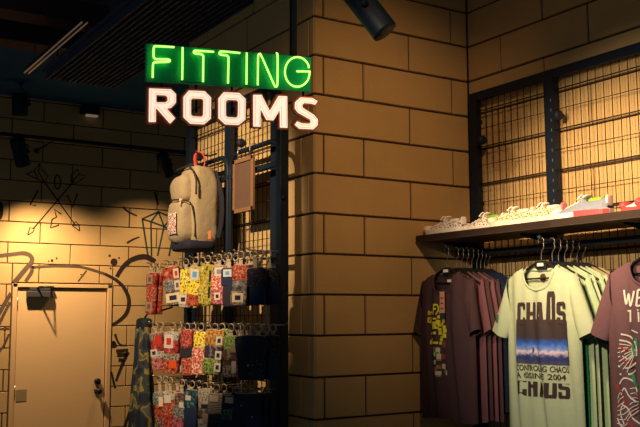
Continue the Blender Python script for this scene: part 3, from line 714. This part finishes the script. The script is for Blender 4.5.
def make_hanger(y, x, label, rz, group='shirt hangers on the arms', tagged=False):
    h = thing('coat_hanger', label, 'hanger', (x, y, ZA+.004), rz, group)
    m = MB(); P = [(.028, 0, -.004)]+[(.0155*math.cos(a), 0, .0+.0135*math.sin(a)) for a in [math.radians(k) for k in range(0, 200, 20)]]
    P = [(0, 0, -.095), (0, 0, -.055), (.016, 0, -.03)]+[(.0165*math.cos(a), 0, -.003+.0155*math.sin(a)) for a in [math.radians(k) for k in range(-40, 201, 20)]]
    m.tube(smooth_path(P, 3), .0022, 6); obj('hook', m, mat('hook_metal', (120, 112, 102), .4, .7), h)
    m = MB()
    for s in (-1, 1):
        m.tube(smooth_path([(0, 0, -.098), (s*.03, 0, -.101), (s*.09, 0, -.128), (s*.17, 0, -.17), (s*.185, 0, -.18)]), .0115, 10, flat=.6, ref=(0, 1, 0))
    m.tube([(-.16, 0, -.168), (.16, 0, -.168)], .004, 6)
    m.box((0, 0, -.112), (.06, .016, .034), bev=.005)
    obj('shoulders', m, BLACKP, h)
    if tagged: obj('size_tag', MB().box((0, -.0095, -.108), (.036, .003, .014)), WHITE, h)
    return h
def cloth(name, c, bump=.25): return mat(name, c, .92, var=.09, scale=9, bump=bump, bscale=34, spec=.12)
def hang(label, hl, arm, x, rz, m_, seed, group, hw=.205, hem=ZHEM, tagged=False, cat='T-shirt', sleeve=1.0):
    y = ARM[arm]; THIN[0] = 1.0 if x < 2.97 else .30; make_hanger(y, x, hl, -PI/2+rz, tagged=tagged)
    t = thing('t_shirt', label, cat, (x, y, ZA+.004), -PI/2+rz, group); make_shirt(t, m_, seed, hw, hem, sleeve=sleeve); THIN[0] = 1.0
    return t
def conform(vs2, box, hw, seed, off=.0035, hem=ZHEM):
    x0, x1, z0, z1 = box; out = []
    for (u, v) in vs2:
        x = x0+(x1-x0)*u; z = z0+(z1-z0)*v; out.append(V((x, shirt_front(x, z, hw, ZTOP, hem, seed)-off, z)))
    return out
def rect_print(box, hw, seed, off, nu=16, nv=14, hem=ZHEM):
    vs = conform([(i/nu, j/nv) for j in range(nv+1) for i in range(nu+1)], box, hw, seed, off, hem)
    return MB().add(vs, [[j*(nu+1)+i, j*(nu+1)+i+1, (j+1)*(nu+1)+i+1, (j+1)*(nu+1)+i] for j in range(nv) for i in range(nu)], 0, True)
def sub_text(txt, box, hw, seed, bold=0, off=.005, hem=ZHEM):
    vs, fs = text_shape(txt, bold); return MB().add(conform(vs, box, hw, seed, off, hem), fs)

# left arm: plum shirts, then navy
PLUM = cloth('plum_cotton', (76, 56, 60)); PLUM2 = cloth('dusty_plum_cotton', (112, 74, 82)); NAVYC = cloth('navy_cotton', (26, 36, 58))
s1 = hang('plum grey T-shirt with yellow print and paper tag, front of the left arm', 'black hanger of the plum shirt with yellow print, front of the left arm', 0, 2.948, -.04, PLUM, 1.0, 'shirts on the left arm', tagged=True, sleeve=.5)
INKY = mat('yellow_print', (214, 206, 50), .8, var=.2, scale=40)
m = MB(); rr = random.Random(3)
for k in range(46):
    x = -.075+.12*rr.random(); z = -.335-.135*rr.random(); w_ = .012+.02*rr.random(); h_ = .008+.014*rr.random()
    if k < 14: x = -.10+.03*rr.random(); z = -.31-.055*rr.random(); h_ = .007
    b_ = rect_print((x-w_/2, x+w_/2, z-h_/2, z+h_/2), .205, 1.0, .0035+.0001*k, 3, 2); m.add(b_.v, b_.f)
for box, txt in (((-.045, .005, -.325, -.272), 'FX'), ((-.105, -.058, -.335, -.305), 'Bring'), ((-.105, -.058, -.365, -.338), 'EM')):
    b_ = sub_text(txt, box, .205, 1.0, .02, .009); m.add(b_.v, b_.f)
obj('yellow_print', m, INKY, s1, label='pixelated yellow chest print')
m = MB()
for k in range(22):
    x = -.04+.085*rr.random(); z = -.47-.16*rr.random(); w_ = .01+.02*rr.random(); h_ = .012+.02*rr.random()
    b_ = rect_print((x-w_/2, x+w_/2, z-h_/2, z+h_/2), .205, 1.0, .0036+.0001*k, 3, 2); m.add(b_.v, b_.f, k % 3)
obj('figure_print', m, [mat('pale_print', (196, 190, 170), .8), mat('olive_print', (120, 128, 60), .8), mat('rust_print', (150, 70, 60), .8)], s1, label='pale, olive and rust figure print')
tg = MB().box((.035, -.062, -.265), (.036, .002, .105)); obj('paper_tag', tg, mat('pink_tag', (214, 150, 122), .7), s1, label='salmon paper price tag')
obj('tag_foot', MB().box((.035, -.062, -.332), (.036, .0024, .026)), mat('tag_dark', (40, 52, 70), .7), s1)
m = MB()
for k in range(3): m.box((.035, -.0636, -.245-.025*k), (.02, .001, .006))
obj('tag_print', m, mat('tag_ink', (120, 60, 50), .7), s1)
obj('neck_label', MB().box((.0, .012, -.160), (.03, .002, .018)), WHITE, s1)
for i in range(4):
    hang('dusty plum T-shirt %s behind the yellow-print shirt on the left arm' % ['directly', 'second', 'third', 'fourth'][i], 'black hanger of the dusty plum shirt %s behind the yellow-print shirt' % ['directly', 'second', 'third', 'fourth'][i], 0, 3.012+.034*i, -.04, [PLUM2, PLUM][i % 2], 2+i*1.7, 'shirts on the left arm', sleeve=.55)
for i in range(4):
    hang('dark navy T-shirt, %s navy one behind the plum shirts on the left arm' % ORD[i], 'black hanger of the %s navy shirt on the left arm' % ORD[i], 0, 3.148+.026*i, -.04, NAVYC, 9+i, 'shirts on the left arm', .208, -.80, sleeve=.5)
# middle arm: pale mint shirts
MINT = cloth('pale_mint_cotton', (170, 184, 154)); MINT2 = cloth('mint_cotton', (156, 180, 142)); KHAKI = cloth('khaki_cotton', (150, 138, 100)); GREENC = cloth('green_cotton', (30, 110, 74))
SEED = 4.2
s2_ = hang('pale mint T-shirt printed CHAOS with a blue horizon picture, front of the middle arm', 'black hanger of the printed pale mint shirt, front of the middle arm', 1, 2.95, .0, MINT, SEED, 'shirts on the middle arm', .208, tagged=True)
BROWN = mat('brown_ink', (56, 40, 42), .85, var=.1)
def sbox(pxa, pya, pxb, pyb):
    a = on_x(pxa, pya, 2.91); b = on_x(pxb, pyb, 2.91); return (ARM[1]-a.y, ARM[1]-b.y, min(a.z, b.z)-ZA-.004, max(a.z, b.z)-ZA-.004)
X0, X1 = -.112, .168
zs = lambda py: on_x(543, py, 2.91).z-ZA-.004
zpt, zpb = zs(319.5), zs(364)
def ink(txt, box, bold=0, off=.005, m_=BROWN, nm='lettering'): return obj(nm, sub_text(txt, box, .208, SEED, bold, off), m_, s2_, label='dark brown printed ' + txt)
chars = 'CHAOS'; wch = (X1-X0)/5
BLK = {'C': [[(0, 0), (1, 0), (1, .32), (.66, .32), (.66, .16), (.34, .16), (.34, .84), (.66, .84), (.66, .68), (1, .68), (1, .92), (.9, 1), (.1, 1), (0, .9)]],
       'H': [[(0, 0), (.36, 0), (.36, .42), (.64, .42), (.64, 0), (1, 0), (1, 1), (.64, 1), (.64, .58), (.36, .58), (.36, 1), (0, 1)]],
       'A': [[(0, 0), (.32, 0), (.36, .2), (.64, .2), (.68, 0), (1, 0), (.74, 1), (.26, 1)], [(.42, .36), (.5, .78), (.58, .36)]],
       'O': [[(0, .1), (.1, 0), (.9, 0), (1, .1), (1, .9), (.9, 1), (.1, 1), (0, .9)], [(.38, .16), (.38, .84), (.62, .84), (.62, .16)]],
       'S': [[(0, .08), (.12, 0), (.88, 0), (1, .1), (1, .5), (.88, .58), (.36, .6), (.36, .84), (.66, .84), (.66, .7), (1, .7), (1, .9), (.88, 1), (.12, 1), (0, .9), (0, .52), (.12, .44), (.64, .42), (.64, .16), (.34, .16), (.34, .32), (0, .32)]]}
def block_letter(c, box, cutv=1.0):
    loops = []
    for lp in BLK[c]:
        out = []
        for a, b in zip(lp, lp[1:]+lp[:1]):      # keep what lies below cutv
            if a[1] <= cutv: out.append(a)
            if (a[1] <= cutv) != (b[1] <= cutv): t = (cutv-a[1])/(b[1]-a[1]); out.append((a[0]+(b[0]-a[0])*t, cutv))
        if len(out) > 2: loops.append(out)
    if cutv < 1 and len(loops) > 1:
        loops = loops[:1] if c == 'A' else [[(0, .1), (.1, 0), (.9, 0), (1, .1), (1, cutv), (.62, cutv), (.62, .16), (.38, .16), (.38, cutv), (0, cutv)]]
    vs, fs = flat_shape(loops, 0)
    return MB().add(conform([(v.x, v.y/cutv) for v in vs], box, .208, SEED, .005), fs)
for i, c in enumerate(chars):
    top = zs(302) if i != 3 else zs(291.5)
    obj('lettering', block_letter(c, (X0+wch*i+.003, X0+wch*(i+1)-.005, zpt-.022, top)), BROWN, s2_, label='dark brown printed ' + c)
for i, c in enumerate(chars):
    obj('lettering', block_letter(c, (X0+wch*i+.003, X0+wch*(i+1)-.005, zs(397), zs(382)), .72), BROWN, s2_, label='dark brown printed ' + c + ' with its top cut off')
nv = MB(); PIC = bpy.data.materials.new('horizon_picture'); PIC.use_nodes = True; nt = PIC.node_tree; b = nt.nodes['Principled BSDF']; b.inputs['Roughness'].default_value = .8
tc = nt.nodes.new('ShaderNodeTexCoord'); sp = nt.nodes.new('ShaderNodeSeparateXYZ'); nt.links.new(tc.outputs['Object'], sp.inputs[0])
nz = nt.nodes.new('ShaderNodeTexNoise'); nz.inputs['Scale'].default_value = 45; nt.links.new(tc.outputs['Object'], nz.inputs['Vector'])
ad = nt.nodes.new('ShaderNodeMath'); ad.operation = 'MULTIPLY_ADD'; nt.links.new(nz.outputs['Fac'], ad.inputs[0]); ad.inputs[1].default_value = .035; nt.links.new(sp.outputs['Z'], ad.inputs[2])
mr = nt.nodes.new('ShaderNodeMapRange'); nt.links.new(ad.outputs[0], mr.inputs[0]); mr.inputs[1].default_value = zpb+.0175; mr.inputs[2].default_value = zpt+.0175
cr = nt.nodes.new('ShaderNodeValToRGB'); e = cr.color_ramp.elements
for i_, (p_, c_) in enumerate(((0, (60, 66, 110)), (.10, (30, 40, 86)), (.17, (40, 60, 130)), (.27, (206, 190, 208)), (.33, (110, 140, 206)), (.44, (40, 96, 190)), (.52, (34, 62, 140)), (.58, (48, 40, 44)), (1, (50, 36, 36)))):
    el = e[i_] if i_ < 2 else e.new(p_); el.position = p_; el.color = (*lin(c_), 1)
nt.links.new(mr.outputs[0], cr.inputs[0]); nt.links.new(cr.outputs[0], b.inputs['Base Color'])
obj('horizon_picture', rect_print((X0, X1, zpb, zpt), .208, SEED, .0062, 20, 18), PIC, s2_, label='printed picture of a blue horizon under dark sky')
zz = zpb+(zpt-zpb)*.3; obj('tiny_figure', rect_print((-.022, -.016, zz-.01, zz+.012), .208, SEED, .0072, 2, 2), BROWN, s2_)
ink('CONTROLLING CHAOS', (X0, X1-.004, zs(371.5), zs(365.5)), .012)
ink('A \u00a9SINCE 2004', (X0, X1-.02, zs(379), zs(373)), .012)
sm_ = mat('sleeve_print', (60, 96, 76), .8); obj('sleeve_print', MB().sup((-.247, -.036, -.345), (.026, .012, .04), .8), sm_, s2_)
tg = MB().sup((-.004, .010, -.165), (.034, .008, .036), .8); obj('neck_label', tg, mat('brown_label', (64, 48, 36), .6), s2_)
lab = ['directly', 'second', 'third', 'fourth', 'fifth', 'sixth']
for i in range(6):
    mm = [MINT2, MINT, MINT2, MINT, KHAKI, KHAKI][i]; cn = ['mint', 'pale mint', 'mint', 'pale mint', 'khaki', 'khaki'][i]
    t = hang('%s T-shirt %s behind the CHAOS shirt on the middle arm' % (cn, lab[i]), 'black hanger of the %s shirt %s behind the CHAOS shirt' % (cn, lab[i]), 1, 3.018+.04*i, (.02, -.03, .03, 0, -.02, .03)[i], mm, 3+i*2.3, 'shirts on the middle arm', .208)
    if i == 0:
        def hemg(u, v): a = 2*PI*u; return V((.262+.052*math.cos(a), -.01+.036*math.sin(a), -.418+.022*math.cos(a)*-1-.012*v))
        obj('sleeve_trim', MB().grid(hemg, 24, 2), GREENC, t, label='green sleeve edge')
        obj('lining_panel', rect_print((.10, .196, -.80, -.43), .208, 3, .003, 8, 12), GREENC, t, label='green lower side panel')
# right arm: graphic plum shirt
MAUVE = cloth('mauve_cotton', (108, 80, 86)); MAUVED = cloth('dark_mauve_cotton', (72, 52, 58))
s3_ = hang('mauve T-shirt with white, red and green swirling print, front of the right arm', 'black hanger of the mauve shirt with swirling print, right arm', 2, 2.945, .0, MAUVE, 7.7, 'shirts on the right arm', .215)
def gz(px, py): q = on_x(px, py, 2.905); x = ARM[2]-q.y; z = q.z-ZA-.004; return V((x, shirt_front(x, z, .215, ZTOP, ZHEM, 7.7)-.0035, z))
WHP = mat('white_print', (226, 222, 210), .8); RDP = mat('red_print', (178, 50, 48), .8); GRP = mat('green_print', (48, 150, 96), .8); DKP = mat('dark_print', (40, 32, 36), .8)
def gs(mb, pts, w_, off=0): w_ *= .75; mb.ribbon([p-V((0, off, 0)) for p in smooth_path([gz(*p) for p in pts], 6)], w_, (0, -1, 0), .001)
m = MB()
for pts, w_ in (([(622, 290), (625, 304), (628.5, 294), (632, 306), (635, 291)], .011), ([(638, 290), (638, 306)], .012), ([(638, 290), (645, 289)], .01), ([(638, 298), (644, 297)], .01), ([(638, 306), (646, 305)], .01),
                ([(627, 311), (640, 310)], .008), ([(632, 310), (632, 322)], .01), ([(640, 312), (641, 322)], .01),
                ([(622, 334), (632, 337), (640, 345), (641, 356)], .008), ([(621, 340), (630, 343), (636, 350)], .008), ([(623, 352), (630, 348), (634, 354), (629, 359), (624, 356)], .006),
                ([(619, 366), (628, 368), (638, 364), (646, 356)], .009), ([(621, 374), (631, 374), (640, 370)], .009), ([(620, 384), (626, 378), (634, 382), (641, 392)], .008), ([(622, 395), (626, 388), (630, 396), (636, 402), (642, 402)], .008),
                ([(623, 405), (629, 408), (633, 418), (642, 424)], .008), ([(618, 418), (622, 426), (630, 430)], .007), ([(634, 330), (641, 333)], .006), ([(626, 400), (621, 412), (625, 424)], .006)): gs(m, pts, w_)
for k in range(9):
    a_ = 2.5+k*.2; gs(m, [(640, 352), (640+11*math.cos(a_)+2, 350-9*math.sin(a_)), (640+21*math.cos(a_), 352-20*math.sin(a_)+k*.5)], .0045)
for k in range(7):
    gs(m, [(642, 392+k*3), (634-k*.6, 388+k*5), (622+k*.8, 392+k*5.5), (618, 399+k*4)], .004)
obj('white_print', m, WHP, s3_, label='white swirling line print and letters')
for pts, w_ in (([(621, 345), (626, 350), (632, 346)], .009), ([(624, 360), (632, 364), (637, 360)], .010), ([(617, 384), (620, 390), (624, 392)], .012), ([(625, 398), (628, 404)], .012), ([(618, 402), (621, 408)], .012), ([(631, 412), (637, 410)], .010), ([(628, 421), (634, 426)], .010), ([(636, 395), (640, 398)], .009)): m = MB(); gs(m, pts, w_, .0006); obj('red_print', m, RDP, s3_, label='red patch of the print')
for pts, w_ in (([(635, 344), (638, 352), (641, 352)], .014), ([(633, 374), (636, 383), (643, 386)], .018), ([(640, 338), (641, 346)], .012)): m = MB(); gs(m, pts, w_, .0012); obj('green_print', m, GRP, s3_, label='green patch of the print')
for i in range(3):
    hang('dark mauve T-shirt %s behind the swirling print shirt on the right arm' % lab[i], 'black hanger of the dark mauve shirt %s behind the swirling print shirt' % lab[i], 2, 3.0+.045*i, .0, MAUVED, 5+i*1.9, 'shirts on the right arm', .212)

# ------------------------------------------------------------------ sneakers
LEO = pattern('animal_print', [(0, (44, 36, 32)), (.36, (236, 226, 208))], 105, 'voronoi')
LEO2 = pattern('tan_animal_print', [(0, (60, 44, 34)), (.38, (226, 200, 160))], 105, 'voronoi')
GREY = mat('grey_mesh', (126, 134, 152), .8, var=.3, scale=120); CREAMS = mat('cream_rubber', (236, 222, 196), .6, var=.03); WHS = mat('white_rubber', (240, 230, 216), .55, var=.03)
REDS = mat('coral_rubber', (214, 70, 74), .55, var=.05); PINKS = mat('pink_suede', (222, 120, 130), .8); LIME = mat('lime_lining', (130, 190, 40), .8)
def shoe(label, y_toe, y_heel, x, yaw, upper, sole, laces, lining, heel, sole2=None):
    """toe along local +x; sole slab, lofted upper with open collar, toe cap, tongue, laces, heel tab"""
    L = abs(y_toe-y_heel)*1.0; yc = (y_toe+y_heel)/2
    t = thing('sneaker', label, 'shoe', (x, yc, ZS), PI/2+yaw, 'sneakers along the shelf')
    def wid(s):   # half width along length, s 0 heel .. 1 toe
        return L*(.125+.045*math.sin(min(1, s*1.15)*PI*.9)+.012*s)*(max(0, 1-(max(0, s-.80)/.205)**2.2)**.5)*(max(0, 1-(max(0, .12-s)/.13)**2)**.5)
    st = [i/24 for i in range(25)]
    m = MB(); vs = []
    for s in st:
        w_ = max(wid(s), .002)*1.06; xx = (s-.5)*L; spring = .018*max(0, (s-.72)/.28)**2
        hh = .026+.006*max(0, 1-s*2.2)
        vs += [V((xx, -w_, spring)), V((xx, w_, spring)), V((xx, w_*1.03, spring*.7+hh)), V((xx, -w_*1.03, spring*.7+hh))]
    fs = []; n = len(st)
    for i in range(n-1):
        for j in range(4): l = (j+1) % 4; fs.append([i*4+j, i*4+l, i*4+4+l, i*4+4+j])
    fs += [[0, 1, 2, 3], [n*4-4, n*4-3, n*4-2, n*4-1]]
    m.add(vs, fs, 0, False); obj('sole', m, sole, t)
    if sole2: 
        m = MB(); v2 = []
        for s in [k/10*.52+.005 for k in range(11)]:
            w_ = wid(s)*1.085+.001; xx = (s-.5)*L-.001; v2 += [V((xx, -w_, .002)), V((xx, w_, .002)), V((xx, w_, .03)), V((xx, -w_, .03))]
        f2 = []
        for i in range(10):
            for j in range(4): l = (j+1) % 4; f2.append([i*4+j, i*4+l, i*4+4+l, i*4+4+j])
        f2 += [[0, 1, 2, 3], [40, 41, 42, 43]]
        m.add(v2, f2); obj('heel_sole', m, sole2, t, label='coral heel half of the sole')
    def top(s):   # height of upper profile
        if s < .36: return L*(.25+.05*(1-s/.36)**2)
        if s < .50: return L*(.255+.035*math.sin((s-.36)/.14*PI))
        q = (s-.50)/.5; return L*(.155*(1-q)**1.1+.10)
    NS, NA = 30, 16
    def up_(i, j, inner=0):
        s = .015+.97*i; a = PI*j; w_ = max(wid(s)*.98, .003); h_ = top(s)
        if s > .95: h_ = L*.10*(1-(s-.95)/.05*.5)
        c = math.cos(a); sn = math.sin(a)
        open_ = 1 if .06 < s < .40 else 0
        y = w_*math.copysign(abs(c)**.75, c)*(1-.28*sn**2); z = .024+(h_-.024)*sn**.8
        if open_: z = min(z, .024+(h_-.024)*.97); y = y if abs(c) > .35 else math.copysign(w_*.42, c if c else 1)
        if open_ and abs(c) <= .35: z = .024+(h_-.024)*(.92-.55*(1-abs(c)/.35)**.5)
        return V(((s-.5)*L, y, z))
    m = MB(); m.grid(up_, NS, NA); obj('upper', m, upper, t)
    m = MB(); m.sup(((.235-.5)*L, 0, .024+L*.155), (L*.27, L*.155, L*.10), .6); obj('lining', m, lining, t)
    m = MB(); m.sup(((.945-.5)*L-.02*L, 0, .036), (L*.15, wid(.86)*2.0, .036), .7); obj('toe_cap', m, sole, t)
    m = MB(); m.sup(((.435-.5)*L, 0, .024+L*.225), (L*.14, L*.17, L*.035), .7, rot=Matrix.Rotation(.5, 3, 'Y')); obj('tongue', m, laces, t)
    m = MB()
    for k in range(5):
        s = .46+.075*k; w_ = wid(s)*.52; z = top(s)+.006
        m.tube([((s-.5)*L, -w_, z-.014), ((s-.5)*L+.004, -w_*.4, z), ((s-.5)*L-.004, w_*.4, z), ((s-.5)*L, w_, z-.014)], .0036, 6)
    m.tube(smooth_path([((.46-.5)*L, 0, top(.46)+.008), ((.43-.5)*L, .03, top(.46)+.016), ((.47-.5)*L, .045, top(.46)-.004), ((.48-.5)*L, .01, top(.46)+.006)]), .003, 6)
    obj('laces', m, laces, t)
    m = MB(); m.sup(((.03-.5)*L, 0, .024+L*.145), (L*.04, wid(.08)*1.2, L*.16), .6); obj('heel_tab', m, heel, t)
    return t
LW = mat('white_laces', (244, 236, 222), .8, var=.05)
shoe('white black-speckled sneaker at the left end of the shelf', 3.685, 3.42, 3.03, .12, LEO, WHS, LW, WHS, WHS)
shoe('white speckled sneaker with lime lining, second from the left end', 3.475, 3.20, 3.10, .10, LEO, WHS, LW, LIME, WHS)
shoe('cream animal-print sneaker in front, third from the left end', 3.20, 2.935, 3.03, .10, LEO2, CREAMS, LW, CREAMS, CREAMS)
shoe('cream animal-print sneaker with pink heel, fourth from the left end', 3.02, 2.755, 3.04, .04, LEO2, CREAMS, LW, CREAMS, PINKS)
shoe('grey mesh sneaker with coral heel sole and big white tongue', 2.80, 2.505, 3.04, .06, GREY, WHS, WHS, LIME, WHS, REDS)
shoe('pink-soled white sneaker near the right end, its toe to the left', 2.47, 2.20, 3.09, .12, WHS, REDS, LW, LIME, PINKS)
shoe('pink-soled white sneaker in front at the right edge of the photo', 2.345, 2.07, 3.02, .02, WHS, REDS, LW, LIME, PINKS)

# ------------------------------------------------------------------ light
def spot(name, loc, aim, watts, angle, blend=.6, col=(1, .66, .36), size=.04):
    l = bpy.data.lights.new(name, 'SPOT'); l.energy = watts; l.spot_size = math.radians(angle); l.spot_blend = blend; l.color = col; l.shadow_soft_size = size
    o = bpy.data.objects.new(name, l); C.objects.link(o); o.location = loc
    o.rotation_euler = (V(aim)-V(loc)).to_track_quat('-Z', 'Y').to_euler(); return o
WARM = (1, .58, .27)
PALE = (1, .68, .40)
PALE = (1, .68, .40)
spot('pipe_lamp', L1+D1*.01, (2.85, YB, .75), 255, 104, 1.0, PALE, .03)
spot('pipe_lamp', LB+DB*.01, LB+V((.02, .44, -1.1)), 46, 112, 1.0, PALE, .03)
spot('rack_lamp', (.2, 3.3, 3.45), (2.25, 4.75, 2.05), 440, 41, .6, (1, .74, .48), .03)
spot('wall_lamp', (1.5, 1.3, 3.7), (2.8, YP, 2.4), 112, 42, 1.0, WARM, .06)
spot('shirt_lamp', (-1.6, .3, 3.2), (3.25, 2.5, 1.88), 720, 25, .7, (1, .80, .57), .05)
spot('near_lamp', NLAMP+ND*.02, (XR, 2.72, 2.05), 240, 62, .9, (1, .66, .37), .09)
wd = bpy.data.worlds.new('world'); bpy.context.scene.world = wd; wd.use_nodes = True
wd.node_tree.nodes['Background'].inputs['Color'].default_value = (.50, .58, .66, 1); wd.node_tree.nodes['Background'].inputs['Strength'].default_value = .12
sc = bpy.context.scene
sc.view_settings.view_transform = 'Standard'; sc.view_settings.look = 'None'; sc.view_settings.gamma = 1; sc.view_settings.exposure = 0; sc.view_settings.use_curve_mapping = False
